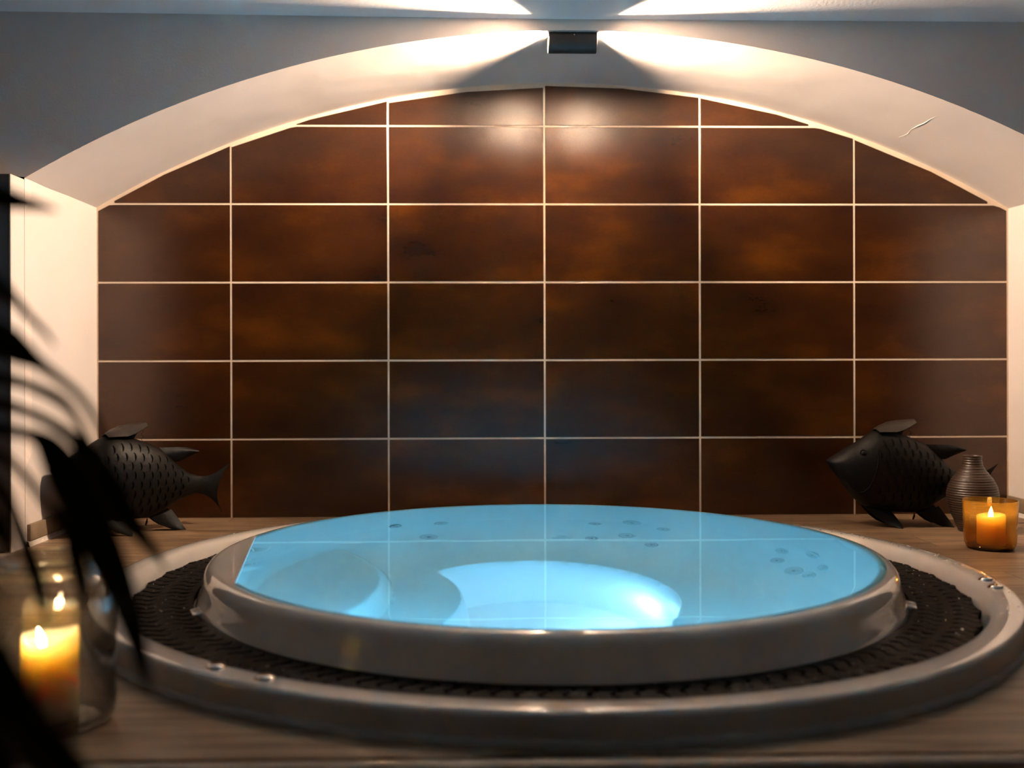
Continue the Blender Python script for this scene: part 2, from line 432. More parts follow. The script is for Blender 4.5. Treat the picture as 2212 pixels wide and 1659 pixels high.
# ------------------------------------------------------------------ ceiling, floor, room
bm = bmesh.new(); box(bm, -3.3, 3.4, -3.4, -ND + .03, 1.703, 1.82)
bmesh.ops.bisect_plane(bm, geom=bm.verts[:] + bm.edges[:] + bm.faces[:], plane_co=(-.1, 0, 0), plane_no=(1, 0, 0))
for v in bm.verts:
    if v.co.z < 1.75: v.co.z += .0098 * max(0, -.1 - v.co.x) - .002 * max(0, v.co.x + .1)
struct(bmo('ceiling', bm, CEIL, None, None))
TC = (-.08, -1.24)                # centre of the tub
def floor():
    n = 180; V = []; F = []; x0, x1, y0, y1 = -2.6, 2.6, -2.395, .0
    rc = 1.118
    for i in range(n):
        a = 2 * pi * i / n; c, s = cos(a), sin(a)
        V.append((TC[0] + rc * c, TC[1] + rc * s, 0))
        ts = []
        if c > 1e-9: ts.append((x1 - TC[0]) / c)
        if c < -1e-9: ts.append((x0 - TC[0]) / c)
        if s > 1e-9: ts.append((y1 - TC[1]) / s)
        if s < -1e-9: ts.append((y0 - TC[1]) / s)
        t = min(ts); V.append((TC[0] + t * c, TC[1] + t * s, 0))
    for i in range(n):
        j = (i + 1) % n; F.append([i * 2, i * 2 + 1, j * 2 + 1, j * 2])
    k = len(V); V += [(x0, y0, 0), (x1, y0, 0), (x1, y1, 0), (x0, y1, 0)]
    for (cx, cy), ci in zip(((x0, y0), (x1, y0), (x1, y1), (x0, y1)), range(4)):
        ang = math.atan2(cy - TC[1], cx - TC[0]) % (2 * pi); i = int(ang / (2 * pi) * n); j = (i + 1) % n
        F.append([i * 2 + 1, k + ci, j * 2 + 1])
    # front riser and the underside of the deck
    q = len(V); V += [(x0, y0, -.40), (x1, y0, -.40)]; F.append([k, k + 1, q + 1, q])
    o = pyd('floor', V, F, FLOORM, None, None)
    return struct(o)
floor()
bm = bmesh.new(); box(bm, -2.6, 2.6, -2.432, -2.3955, -.05, -.0006, .011, 4)
for v in bm.verts: v.co.z += .0012 * noise.noise((v.co.x * 6, v.co.y * 20, 0))
struct(bmo('trim_4', bm, STONE))
bm = bmesh.new(); box(bm, -3.3, 3.4, -6, -2.3955, -.46, -.40)
struct(bmo('floor', bm, ROOM, None, None))

# ------------------------------------------------------------------ hot tub
tub = tag(empty('hot_tub', (TC[0], TC[1], 0)), 'round white overflow whirlpool tub sunk in the wood-look deck of the niche', 'hot tub')
def sm(t): t = max(0, min(1, t)); return t * t * (3 - 2 * t)
def ell_d(x, y, cx, cy, a, b):
    e = sqrt(((x - cx) / a) ** 2 + ((y - cy) / b) ** 2); return (1 - e) * min(a, b)
def shelf_d(x, y): return (-.80 + (.17 - y) * .145) - x
def seat_fn(p, r, a, z):
    x, y = p[0], p[1]
    if r < .83:                                                                    # the rim is wider on the left
        sd = shelf_d(x, y)
        if sd > 0:
            x += sd
            if r > .825: z = .1015
    if z > -.20 or r > .80: return (x, y, z)
    h1 = -.50 + .19 * sm((ell_d(x, y, -.90, .0, .46, .58) + .055) / .06)          # seat on the left
    left = sm((ell_d(x, y, -.90, .0, .68, .60) + .035) / .04)                       # its step into the footwell
    well = sm((ell_d(x, y, -.03, .0, .365, .395) + .012) / .050) * (1 - left)
    return (x, y, max(z, h1) - .36 * well)
prof = [(.885, -.07), (.885, .0), (.882, .018), (.876, .030), (.870, .048), (.8665, .066), (.864, .078), (.860, .0865), (.854, .0940), (.847, .0985), (.840, .1010),
        (.833, .1014), (.8265, .1000), (.822, .0975), (.8175, .0935), (.8145, .085), (.8125, .07), (.8105, .03), (.806, -.05), (.798, -.13), (.792, -.158), (.785, -.176)]
for i in range(1, 31):
    t = i / 30 * pi / 2; prof.append((.52 + .265 * cos(t), -.176 - .264 * sin(t)))
for i in range(1, 71): prof.append((.52 * (1 - i / 70), -.44))
V, F = lathe(prof, 440, (0, 0), seat_fn)
F = [f[::-1] for f in F]
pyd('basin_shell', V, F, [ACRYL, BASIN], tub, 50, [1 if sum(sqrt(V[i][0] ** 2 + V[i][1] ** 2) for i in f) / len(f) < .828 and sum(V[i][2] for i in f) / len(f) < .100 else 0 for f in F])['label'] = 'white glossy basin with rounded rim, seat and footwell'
ring = [(.885, -.068), (.90, -.072), (1.0, -.072), (1.018, -.05), (1.026, -.02), (1.031, .0), (1.036, .016), (1.042, .030), (1.049, .041), (1.057, .0485), (1.066, .052),
        (1.085, .0525), (1.104, .052), (1.112, .0503), (1.118, .046), (1.121, .039), (1.1225, .02), (1.1235, .002), (1.124, -.03)]
V, F = lathe(ring, 220); F = [f[::-1] for f in F]
pyd('overflow_ring', V, F, ACRYL, tub, 60)['label'] = 'white raised outer ring around the gutter'
def bead(p, r, a, z):
    if z < 0: return p
    k = 1 + .0035 * noise.noise((a * 30, 2, z * 40)) + .0025 * noise.noise((a * 90, 5, 1))
    return (p[0] * k, p[1] * k, z + (.0045 * noise.noise((a * 26, 9, 1)) + .003 * noise.noise((a * 70, 1, 4)) if z > .004 else 0))
V, F = lathe([(1.121, .0115), (1.126, .0095), (1.1295, .005), (1.1315, .0005), (1.131, -.01)], 420, (0, 0), bead); F = [f[::-1] for f in F]
pyd('sealant_bead', V, F, SEALANT, tub, 60)
# grating: sixteen plates with two rows of S-shaped slots
def grate_plate(seg):
    a0 = R(-126.5 + 22.5 * seg + .09); a1 = R(-126.5 + 22.5 * (seg + 1) - .09)
    na, nr = 120, 36; V = []; F = []; ri = .888
    for i in range(na + 1):
        a = a0 + (a1 - a0) * i / na
        u = (a - R(-126.5)) / R(22.5)
        ro = 1.0345 - .011 * abs(sin(pi * u * 3.0)) ** .8
        for j in range(nr + 1):
            r = ri + (ro - ri) * j / nr
            dep = 0
            for r0, r1, ph in ((.900, .958, 0), (.972, 1.036, .5)):
                if r0 < r < r1:
                    t = (r - r0) / (r1 - r0)
                    x = u * 9 + ph - .33 * sin(2 * pi * t) * .75
                    d = abs(x - round(x))
                    w = .105 * (1 - abs(2 * t - 1) ** 4) * (1.25 - .6 * t)
                    dep = max(dep, sm((w - d) / .05 + .4))
            fall = -.006 * max(0, (r - 1.015) / .02) * 0
            V.append((r * cos(a), r * sin(a), .020 - .0075 * dep + fall))
    top = len(V); st = nr + 1
    for i in range(na):
        for j in range(nr):
            q = i * st + j; F.append([q, q + 1, q + st + 1, q + st])
    F = [f[::-1] for f in F]
    edge = [i * st for i in range(na + 1)] + [na * st + j for j in range(1, nr + 1)] + [i * st + nr for i in range(na - 1, -1, -1)] + [j for j in range(nr - 1, 0, -1)]
    low = {}
    for e in edge:
        x, y, z = V[e]; low[e] = len(V); V.append((x, y, .004))
    for e, g in zip(edge, edge[1:] + edge[:1]): F.append([e, g, low[g], low[e]])
    o = pyd('grating_plate', V, F, GRATE, tub, 70)
    return o
for s in range(16): grate_plate(s)
# little clips at the foot of the rim
for ang in (-21.5, 202.5, 68, 112):
    bm = bmesh.new(); box(bm, -.012, .022, -.030, .030, .014, .022, .0035, 3)
    o = bmo('rim_clip', bm, ACRYL, tub); o.location = (.874 * cos(R(ang)), .874 * sin(R(ang)), .004); o.rotation_euler = (0, R(10), R(ang))
# four chrome buttons on the ring
for ang in (-126.2, -119.9, -10.7, -15.4):
    V, F = lathe([(0, .0065), (.006, .0064), (.0125, .0055), (.0155, .0035), (.0165, .001), (.0185, .0005), (.019, -.001)], 28)
    o = pyd('chrome_button', V, [f[::-1] for f in F], CHROME, tub, 40); o['label'] = 'chrome round button set in the ring'
    o.location = (1.083 * cos(R(ang)), 1.083 * sin(R(ang)), .0525)
# jets
def interior_r(z):
    if z > -.176: return .812 + (z - .07) * .11
    t = min(1, (-.176 - z) / .264); return .52 + .265 * sqrt(max(0, 1 - t * t))
for ang, z, r in ((124.6, -.159, .024), (112.6, -.18, .026), (117.7, -.334, .032), (74.0, -.225, .023), (64.8, -.18, .033), (56.6, -.237, .025), (64.7, -.342, .030), (73.6, -.381, .023),
                  (56.2, -.392, .023), (22.7, -.253, .027), (13.0, -.195, .035), (20.4, -.334, .027), (11.9, -.353, .035), (6.5, -.268, .027), (6.5, -.342, .027)):
    rr = interior_r(z); r2 = interior_r(z + .004); r1 = interior_r(z - .004)
    slope = Vector((-.008, (r2 - r1)))      # inward normal in (r,z): tangent is (dr,dz)
    tr, tz = r2 - r1, .008
    nr_, nz = -tz, tr
    ln = sqrt(nr_ * nr_ + nz * nz); nr_ /= ln; nz /= ln
    nrm = Vector((nr_ * cos(R(ang)), nr_ * sin(R(ang)), nz))
    P = Vector((rr * cos(R(ang)), rr * sin(R(ang)), z))
    V, F = lathe([(r, -.002), (r * .97, .004), (r * .86, .007), (r * .72, .006), (r * .62, .002), (r * .5, .001), (r * .42, .005), (r * .28, .006), (r * .22, .001), (0, .001)], 26)
    M = []
    for f in F: M.append(1 if min(sqrt(V[i][0] ** 2 + V[i][1] ** 2) for i in f) < r * .21 else 0)
    o = pyd('jet_nozzle', V, F, [ACRYL if 0 else JETM, JETD], tub, 40, M); o['label'] = 'grey round massage jet'
    o.location = P; o.rotation_mode = 'QUATERNION'; o.rotation_quaternion = Vector((0, 0, 1)).rotation_difference(nrm)
# underwater lamp in the footwell
LP = Vector((.306, .139, -.645)); LN = Vector((-.94, -.337, .06)).normalized()
V, F = lathe([(.022, -.004), (.022, .010), (.021, .017), (.018, .023), (.012, .028), (.006, .030), (0, .031)], 30); o = pyd('underwater_lamp_or_fill', V, F, UWL, tub, 60); o.location = LP; o.rotation_mode = 'QUATERNION'; o.rotation_quaternion = Vector((0, 0, 1)).rotation_difference(LN); o['label'] = 'glowing round underwater lamp'
# two added fill lamps, hidden below the near rim, to even out the water glow
for ang in (-68, -116):
    n_ = Vector((-cos(R(ang)), -sin(R(ang)), 0)); q_ = Vector((0, 0, 1)).rotation_difference(n_); zz = -.115; rr = interior_r(zz)
    V, F = lathe([(.022, -.004), (.022, .006), (.020, .010), (.012, .014), (0, .015)], 30)
    o = pyd('underwater_lamp_or_fill', V, F, UWFILL, tub, 60); o.location = (rr * cos(R(ang)), rr * sin(R(ang)), zz); o.rotation_mode = 'QUATERNION'; o.rotation_quaternion = q_
    p_ = Vector((rr * cos(R(ang)), rr * sin(R(ang)), zz)) + n_ * .05
    light('underwater_beam_or_fill', 'POINT', (TC[0] + p_.x, TC[1] + p_.y, p_.z - .02), 4.7, (.17, .66, 1), shadow_soft_size=.025)  # fill light added with each hidden dome
# water
V, F = lathe([(0, .1026), (.15, .1026), (.3, .1026), (.45, .1026), (.6, .1026), (.72, .1026), (.80, .1026), (.826, .1026), (.8305, .1024), (.8345, .1019)], 160, (0, 0), lambda p, r, a, z: (p[0] + max(0, shelf_d(p[0], p[1]) + .003), p[1], z))
w = pyd('water', V, F, WATER, None, 80); w.location = (TC[0], TC[1], 0)
tag(w, 'clear still water glowing blue inside the round hot tub', 'water', kind='stuff')
# make the surface face upward
me = w.data
if me.polygons[0].normal.z < 0: me.flip_normals()

# droplets on the ring and grating
def droplets():
    parts = []; random.seed(4)
    def drop(x, y, z, r, h, el=1, rot=0):
        v, f = lathe([(0, h), (r * .5, h * .85), (r * .85, h * .45), (r, 0)], 8)
        c, s = cos(rot), sin(rot)
        parts.append(([(x + (px * el) * c - py * s, y + px * el * s + py * c, z + pz) for px, py, pz in v], f, 0))
    for i in range(110):
        a = R(random.uniform(-34, 38)); r = random.choice((random.uniform(1.066, 1.112), random.uniform(1.078, 1.112)))
        s = random.uniform(.0010, .0030)
        drop(r * cos(a), r * sin(a), .0523, s, s * .45, random.uniform(1, 1.9), random.uniform(0, 3))
    for i in range(150):
        a = R(random.choice((random.uniform(-40, 20), random.uniform(150, 215), random.uniform(-100, -40)))); r = random.uniform(.90, 1.02)
        s = random.uniform(.0008, .0022)
        drop(r * cos(a), r * sin(a), .0198, s, s * .7)
    V, F, M = join(parts); o = pyd('water_droplets', V, F, DROP, tub, 80)
    o['kind'] = 'stuff'; o['label'] = 'water droplets splashed over the white ring and dark grating'
droplets()

# ------------------------------------------------------------------ lamp under the arch
LX, LY, LZ = .0545, -.572, 1.6405
lamp = tag(empty('wall_lamp', (LX, LY, LZ)), 'charcoal cylinder lamp lying under the crown of the arch, shining from both ends', 'lamp')
hl, rad = .0795, .0352
prof = [(rad - .004, -hl + .010), (rad - .0035, -hl + .001), (rad - .0015, -hl), (rad, -hl + .0015), (rad, hl - .0015), (rad - .0015, hl), (rad - .0035, hl - .001), (rad - .004, hl - .010)]
V, F = lathe(prof, 48); V = [(z, x, y) for x, y, z in V]
bm = bmesh.new(); vs = [bm.verts.new(v) for v in V]
for f in F: bm.faces.new([vs[i] for i in f])
bmo('lamp_body', bm, LAMPM, lamp, 40)
for s in (-1, 1):
    V, F = lathe([(0, hl - .004), (rad - .010, hl - .0045), (rad - .0038, hl - .007)], 36); V = [(s * z, x, y) for x, y, z in V]
    pyd('lamp_lens', V, F, LENS, lamp, 60)['label'] = 'glowing round glass end'
bm = bmesh.new(); box(bm, -.028, .028, -.022, .022, rad - .004, rad + .0005 - .0), 
V, F = lathe([(0, .0), (.006, .0), (.008, -.002), (.008, -.006)], 16)
bmo('mounting_plate', bm, LAMPM, lamp, 40)
V, F = lathe([(0, .0022), (.0018, .002), (.0028, .001), (.003, 0)], 14); V = [(x, -z, y) for x, y, z in V]
o = pyd('set_screw', V, F, CHROME, lamp, 40); o.location = (0.004, -rad * .92, rad * .42)

for s in (-1, 1):
    o = light('lamp_beam', 'SPOT', (LX + s * (hl + .001), LY, LZ), 212, (1, .735, .52), spot_size=R(127), spot_blend=.58, shadow_soft_size=.012)
    o.rotation_euler = (0, R(-90) * s, 0)
light('underwater_beam_or_fill', 'POINT', (TC[0] + LP.x + LN.x * .075, TC[1] + LP.y + LN.y * .075, LP.z + LN.z * .075), 1.8, (.42, .68, 1), shadow_soft_size=.04)

# ------------------------------------------------------------------ iron fish
def fish(name, loc, rz, label):
    t = tag(empty(name, loc, rz), label, 'fish sculpture', 'pair of black iron fish sculptures')
    K = .000358
    def P(cx, cy): return ((cx - 850) * K, (1210 - cy) * K)
    topl = [(195, 552), (300, 488), (400, 418), (500, 366), (580, 308), (680, 254), (800, 254), (960, 292), (1100, 346), (1200, 398), (1290, 474), (1400, 584), (1500, 664), (1600, 700), (1680, 712)]
    botl = [(195, 562), (250, 650), (330, 740), (450, 925), (560, 1005), (700, 1045), (850, 1075), (1080, 1080), (1200, 1040), (1300, 985), (1400, 925), (1530, 888), (1600, 868), (1680, 850)]
    def interp(pl, x):
        for (a, b), (c, d) in zip(pl, pl[1:]):
            if a <= x <= c: return b + (d - b) * (x - a) / (c - a)
        return pl[-1][1]
    def soft(pl, x): return sum(interp(pl, min(1680, max(195, x + k * 22))) for k in (-1, 0, 1)) / 3
    def halfw(cx):
        u = (cx - 195) / 1485
        return .006 + .076 * (max(0, sin(pi * min(1, u * 1.02) ** .72)) ** .75) * (1 if u < .6 else 1 - .35 * (u - .6) / .4)
    xs = [195 + 1485 * (i / 60) for i in range(61)]; m = 40
    V = []; F = []
    def surf(cx, cz_frac):      # point on the near side for a height fraction -1..1
        zt = P(cx, soft(topl, cx))[1]; zb = P(cx, soft(botl, cx))[1]; zc = (zt + zb) / 2; hh = (zt - zb) / 2
        w = halfw(cx) * (max(0, 1 - abs(cz_frac) ** 2.0)) ** .55
        return Vector((P(cx, 0)[0], -w, zc + hh * cz_frac))
    for cx in xs:
        for k in range(m):
            a = 2 * pi * k / m; f = sin(a); p = surf(cx, f); s = 1 if cos(a) >= 0 else -1
            V.append((p.x, p.y * s, p.z))
    for i in range(len(xs) - 1):
        for k in range(m):
            j = (k + 1) % m; F.append([i * m + k, i * m + j, (i + 1) * m + j, (i + 1) * m + k])
    F.append(list(range(m))[::-1]); F.append([(len(xs) - 1) * m + k for k in range(m)])
    parts = [(V, F, 0)]
    def at(cx, cy):
        zt = soft(topl, cx); zb = soft(botl, cx); f = 1 - 2 * (cy - zt) / (zb - zt); f = max(-.97, min(.97, f))
        p = surf(cx, f); e = .01
        du = surf(cx + 4, f) - surf(cx - 4, f); dv = surf(cx, min(.99, f + e)) - surf(cx, max(-.99, f - e))
        n = du.cross(dv).normalized()
        if n.y > 0: n = -n
        return p, n, du.normalized()
    # punched crescents in staggered rows, each with a raised lip
    rows = []
    for r in range(8):
        cy = 365 + r * 90
        for c in range(11):
            cx = (725 if r % 2 == 0 else 665) + c * 84 + (0 if r < 2 else -8)
            cyy = cy + max(0, (cx - 900)) * (.22 - .055 * r) + (18 if cx < 740 else 0)
            zt, zb = soft(topl, cx), soft(botl, cx)
            if cyy < zt + 55 or cyy > zb - 70 or cx > 1480: continue
            rows.append((cx, cyy))
    for cx, cy in rows:
        n0 = 9; cv = []; cf = []; lv = []; lf = []
        sc = 35 if cx < 1200 else 29
        for i in range(n0 + 1):
            a = -pi / 2 * .98 + pi * .98 * i / n0
            for rr, fl in ((sc, 0), (sc * (.98 - .42 * cos(a)), 1)):
                x = cx + cos(a) * rr * .72 - sc * .35; y = cy - sin(a) * rr * 1.15
                p, nn, du = at(x, y); cv.append(p + nn * .0011)
                if fl == 1: lv.append(p + nn * .0004); lv.append(p + nn * .0042 * max(.1, cos(a)))
        for i in range(n0): cf.append([2 * i, 2 * i + 1, 2 * i + 3, 2 * i + 2]); lf.append([2 * i, 2 * i + 1, 2 * i + 3, 2 * i + 2])
        parts.append((cv, cf, 1)); parts.append((lv, lf, 0))
    V, F, M = join(parts)
    pyd('body', V, F, [IRON, IRONDK], t, 40, M)['label'] = 'hollow black body with rows of punched crescents'
    # gill plate edge and eye
    gl = [(640, 470), (632, 560), (612, 640), (585, 730), (555, 800), (515, 850), (470, 862), (425, 825), (385, 770)]
    pts = [at(*g)[0] + at(*g)[1] * .0012 for g in gl]
    tube('gill_edge', pts, [.0010, .0018, .002, .002, .002, .002, .002, .0016, .001], IRON, t, 8)
    p, nn, du = at(512, 465)
    V, F = lathe([(0, .006), (.004, .0055), (.0075, .0035), (.0095, 0), (.0105, 0), (.0115, .002), (.0125, 0)], 20)
    o = pyd('eye', V, [f[::-1] for f in F], IRON, t, 50); o.location = p; o.rotation_mode = 'QUATERNION'; o.rotation_quaternion = Vector((0, 0, 1)).rotation_difference(nn)
    # fins: cupped sheet iron with thickness
    def fin(nm, outline, y0, y1, m_=IRON, th=.0025, cup=.012, notch=0):
        """outline: list of (lower/rear pt, upper/front pt) pairs along the fin, crop units; y runs y0..y1 from root to tip"""
        n = len(outline); Vv = []; k = 7
        for i, (a, b) in enumerate(outline):
            s = i / (n - 1); y = y0 + (y1 - y0) * s
            for j in range(k):
                q = j / (k - 1); cx = a[0] + (b[0] - a[0]) * q; cy = a[1] + (b[1] - a[1]) * q
                x, z = P(cx - notch * sin(pi * q) ** .8 * s * s, cy); Vv.append(Vector((x, y - cup * sin(pi * q) * (1 - .3 * s), z)))
        top = len(Vv); Ff = []
        for i in range(n - 1):
            for j in range(k - 1):
                q = i * k + j; Ff.append([q, q + 1, q + k + 1, q + k])
        bm = bmesh.new(); vs = [bm.verts.new(v) for v in Vv]
        for f in Ff:
            try: bm.faces.new([vs[i] for i in f])
            except ValueError: pass
        bmesh.ops.recalc_face_normals(bm, faces=bm.faces)
        bmesh.ops.solidify(bm, geom=bm.faces[:], thickness=th)
        return bmo(nm, bm, m_, t, 50)
    # the large dorsal fin flares open towards the viewer
    def flare(nm, spine, edge, ys, ye, m_):
        n = len(spine); k = 8; Vv = []
        for (a, b) in zip(spine, edge):
            for j in range(k):
                q = j / (k - 1); cx = a[0] + (b[0] - a[0]) * q; cy = a[1] + (b[1] - a[1]) * q; x, z = P(cx, cy)
                Vv.append(Vector((x, ys + (ye - ys) * q, z + .010 * sin(pi * q))))
        bm = bmesh.new(); vs = [bm.verts.new(v) for v in Vv]
        for i in range(n - 1):
            for j in range(k - 1):
                q = i * k + j; bm.faces.new([vs[q], vs[q + 1], vs[q + k + 1], vs[q + k]])
        bmesh.ops.recalc_face_normals(bm, faces=bm.faces); bmesh.ops.solidify(bm, geom=bm.faces[:], thickness=.0025)
        return bmo(nm, bm, m_, t, 50)
    o = flare('dorsal_fin', [(655, 262), (740, 205), (830, 168), (920, 152), (1000, 150), (1068, 158)], [(690, 262), (790, 262), (870, 262), (940, 240), (1005, 205), (1062, 170)], .018, -.040, IRONLT)
    o['label'] = 'flared top fin of worn brown iron'
    fin('dorsal_web', [((700, 262), (660, 262)), ((790, 268), (740, 208)), ((880, 285), (830, 172)), ((960, 300), (920, 156)), ((1000, 240), (1000, 154))], .004, .004, cup=.003)
    fin('rear_fin', [((1330, 545), (1205, 398)), ((1400, 540), (1290, 400)), ((1470, 505), (1390, 402)), ((1530, 478), (1480, 410)), ((1592, 452), (1585, 446))], .0, -.012)
    fin('tail_fin', [((1590, 872), (1590, 700)), ((1660, 890), (1660, 712)), ((1725, 930), (1735, 700)), ((1780, 985), (1800, 672)), ((1825, 1040), (1870, 630)), ((1848, 1085), (1935, 588))], .0, -.006, cup=.006, notch=95)
    for s in (-1, 1):
        fin('front_foot', [((560, 1010), (830, 1062)), ((650, 1105), (850, 1100)), ((735, 1165), (870, 1140)), ((815, 1195), (892, 1180)), ((850, 1210), (880, 1208))], s * .020, s * .058 + (-.02 if s < 0 else 0), cup=.006)
        fin('rear_foot', [((1105, 1075), (1310, 1010)), ((1165, 1125), (1350, 1075)), ((1235, 1172), (1390, 1140)), ((1310, 1205), (1412, 1185)), ((1400, 1210), (1420, 1208))], s * .018, s * .055, cup=.006)
    # little spiral of wire behind the dorsal fin and a tag under the belly
    pts = [];
    for i in range(40):
        a = i / 39 * 5.5 * pi; x, z = P(1042 + 9 * cos(a), 180 + 140 * i / 39); pts.append((x, .003 * sin(a), z))
    tube('wire_spiral', pts, .0009, IRON, t, 6)
    x, z = P(1082, 1085); tube('belly_tag', [(x + .002, 0, z), (x, -.001, z - .012), (x - .004, 0, z - .024)], [.0012, .004, .0028], IRON, t, 8)
    return t
fish('iron_fish', (1.232, -.27, 0), 0, 'black iron fish sculpture on the right, beside the ribbed vase')
fish('iron_fish', (-1.492, -.353, 0), R(36), 'black iron fish sculpture on the left, behind the palm leaves')

# ------------------------------------------------------------------ vase
def vase():
    prof = []; H = .262
    base = [(0, .046), (.03, .058), (.07, .074), (.105, .083), (.13, .085), (.155, .080), (.18, .068), (.20, .053), (.215, .041), (.23, .033), (.25, .030), (.262, .031)]
    def rad(z):
        for (a, b), (c, d) in zip(base, base[1:]):
            if a <= z <= c: t = sm((z - a) / (c - a)) * .3 + (z - a) / (c - a) * .7; return b + (d - b) * t
        return base[-1][1]
    n = 260
    prof.append((0, 0)); prof.append((.044, 0))
    for i in range(n + 1):
        z = H * i / n; prof.append((rad(z) + .0016 * (abs(sin(pi * z / .0083)) - .5) * (1 if z < .258 else .2), z))
    prof += [(.028, H + .001), (.025, H - .002), (.022, H - .03), (.03, H - .06), (.03, H - .11), (0, H - .12)]
    V, F = lathe(prof, 56)
    o = pyd('bottle_vase', V, F, VASEM, None, 60)
    return o
o = vase(); o.location = (1.462, -.405, 0); tag(o, 'brown ribbed bottle vase standing behind the amber glass candle holder', 'vase')

# ------------------------------------------------------------------ candles
def holder():
    prof = [(0, .012), (.058, .012), (.066, .016), (.071, .026), (.0775, .15), (.0785, .153), (.0805, .153), (.0812, .151), (.0775, .05), (.075, .018), (.069, .004), (.060, 0), (0, 0)]
    V, F = lathe(prof, 64); F = F
    t = empty('candle_holder', (0, 0, 0))
    pyd('tumbler', V, F, AMBER, t, 40)
    V, F = lathe([(0, .0009), (.058, .0009), (.0665, .0045), (.0700, .0105), (.0690, .0118), (.058, .0116), (0, .0116)], 64)
    pyd('thick_base', V, F, AMBERDK, t, 40)['label'] = 'thick dark amber glass base'
    return t
HC = (1.355, -.735)
o = holder(); o.location = (*HC, 0); tag(o, 'amber glass tumbler candle holder glowing on the deck at the right', 'candle holder')
def candle(name, loc, rad, h, well_r, well_d, label, flame_at, flame_h, lean, rim, wickh=.012, power=.3):
    t = tag(empty(name, loc), label, 'candle')
    n = 56; V = []; F = []
    prof = [(0, 0), (rad - .003, 0), (rad, .003)] + [(rad, h * k / 10) for k in range(1, 10)] + [(rad, h - .004), (rad - .001, h - .0012), (rad - .004, h), (well_r + .004, h - .001), (well_r + .001, h - .004)]
    prof += [(well_r - .001, h - well_d * .4), (well_r * .86, h - well_d * .75), (well_r * .5, h - well_d), (0, h - well_d)]
    def fn(p, r, a, z):
        if z > h * .75:
            k = (z - h * .75) / (h * .25); return (p[0], p[1], z + rim(a) * k * (1 if r > well_r * .9 else .25))
        return p
    V, F = lathe(prof, n, (0, 0), fn)
    pyd('wax', V, F, WAX, t, 50)
    fx, fy = flame_at; zb = h - well_d
    tip = Vector((fx + lean * .4, fy, zb + wickh))
    tube('wick', [(fx, fy, zb - .002), (fx + lean * .15, fy, zb + wickh * .6), tip], .0011, WICK, t, 8)
    fv = []; nn = 14; ff = []
    ax = []
    for i in range(nn + 1):
        s = i / nn
        r = .30 * flame_h * (sin(pi * min(1, s * 1.0) ** .62) ** .9) * .62 + .0003
        ax.append(((tip.x + lean * (s ** 1.2) * 2.2, tip.y, tip.z - .003 + flame_h * s), r))
    V, F = tube_pts([a for a, b in ax], [b for a, b in ax], 14)
    pyd('flame', V, F, FLAME, t, 80)
    L = light('flame_light', 'POINT', (loc[0] + tip.x + lean, loc[1] + tip.y, loc[2] + tip.z + flame_h * .45), power, (1, .72, .38), shadow_soft_size=.006)
    return t
candle('pillar_candle', (HC[0] + .003, HC[1], .0125), .0415, .0935, .033, .022, 'short cream pillar candle burning inside the amber glass tumbler', (-.004, -.004), .042, .001,
       lambda a: .004 * cos(a - .3), .010, 5.6)

# jar
JC = (-.955, -2.235)
def jar():
    t = tag(empty('glass_jar', (*JC, 0)), 'large clear glass jar on the deck in the left foreground', 'jar')
    prof = [(.0795, .243), (.087, .236), (.094, .222), (.0965, .205), (.0965, .04), (.0945, .020), (.085, .010), (.06, .008), (0, .010),
            (0, .004), (.06, .003), (.08, 0), (.090, .003), (.098, .014), (.1005, .03), (.1005, .205), (.0985, .224), (.091, .238), (.0840, .243)]
    prof = prof[:9] + prof[9:]
    V, F = lathe(prof, 80)
    pyd('jar_glass', V, F, JARGLASS, t, 50)
    V, F = lathe([(.0795, .243), (.0795, .268), (.0800, .2705), (.0830, .2715), (.0850, .269), (.0845, .262), (.0838, .258), (.0855, .255), (.0858, .252), (.0838, .249), (.0840, .243)], 80)
    pyd('threaded_rim', V, F, RIMGLASS, t, 50)
    # wet beads inside
    parts = []; random.seed(11)
    for i in range(60):
        a = random.uniform(-2.8, -.3); z = random.uniform(.05, .20); r = random.uniform(.0008, .002)
        v, f = lathe([(0, r * .6), (r * .7, r * .4), (r, 0)], 8)
        q = Vector((0, 0, 1)).rotation_difference(Vector((cos(a), sin(a), 0)))
        parts.append(([Vector((.1006 * cos(a), .1006 * sin(a), z)) + q @ Vector(p) for p in v], f, 0))
    V, F, M = join(parts); o = pyd('condensation', V, F, DROP, t, 80); o['kind'] = 'stuff'
jar()
candle('pillar_candle', (JC[0] - .001, JC[1], .0105), .0435, .133, .037, .03, 'tall cream pillar candle burning inside the large clear jar', (-.006, -.010), .034, -.0035,
       lambda a: .011 * (max(0, cos(a - .35)) ** 2) + .004 * (max(0, cos(a - 2.9)) ** 2) - .010 * max(0, cos(a + 1.75)) ** 4, .014, 5.0)

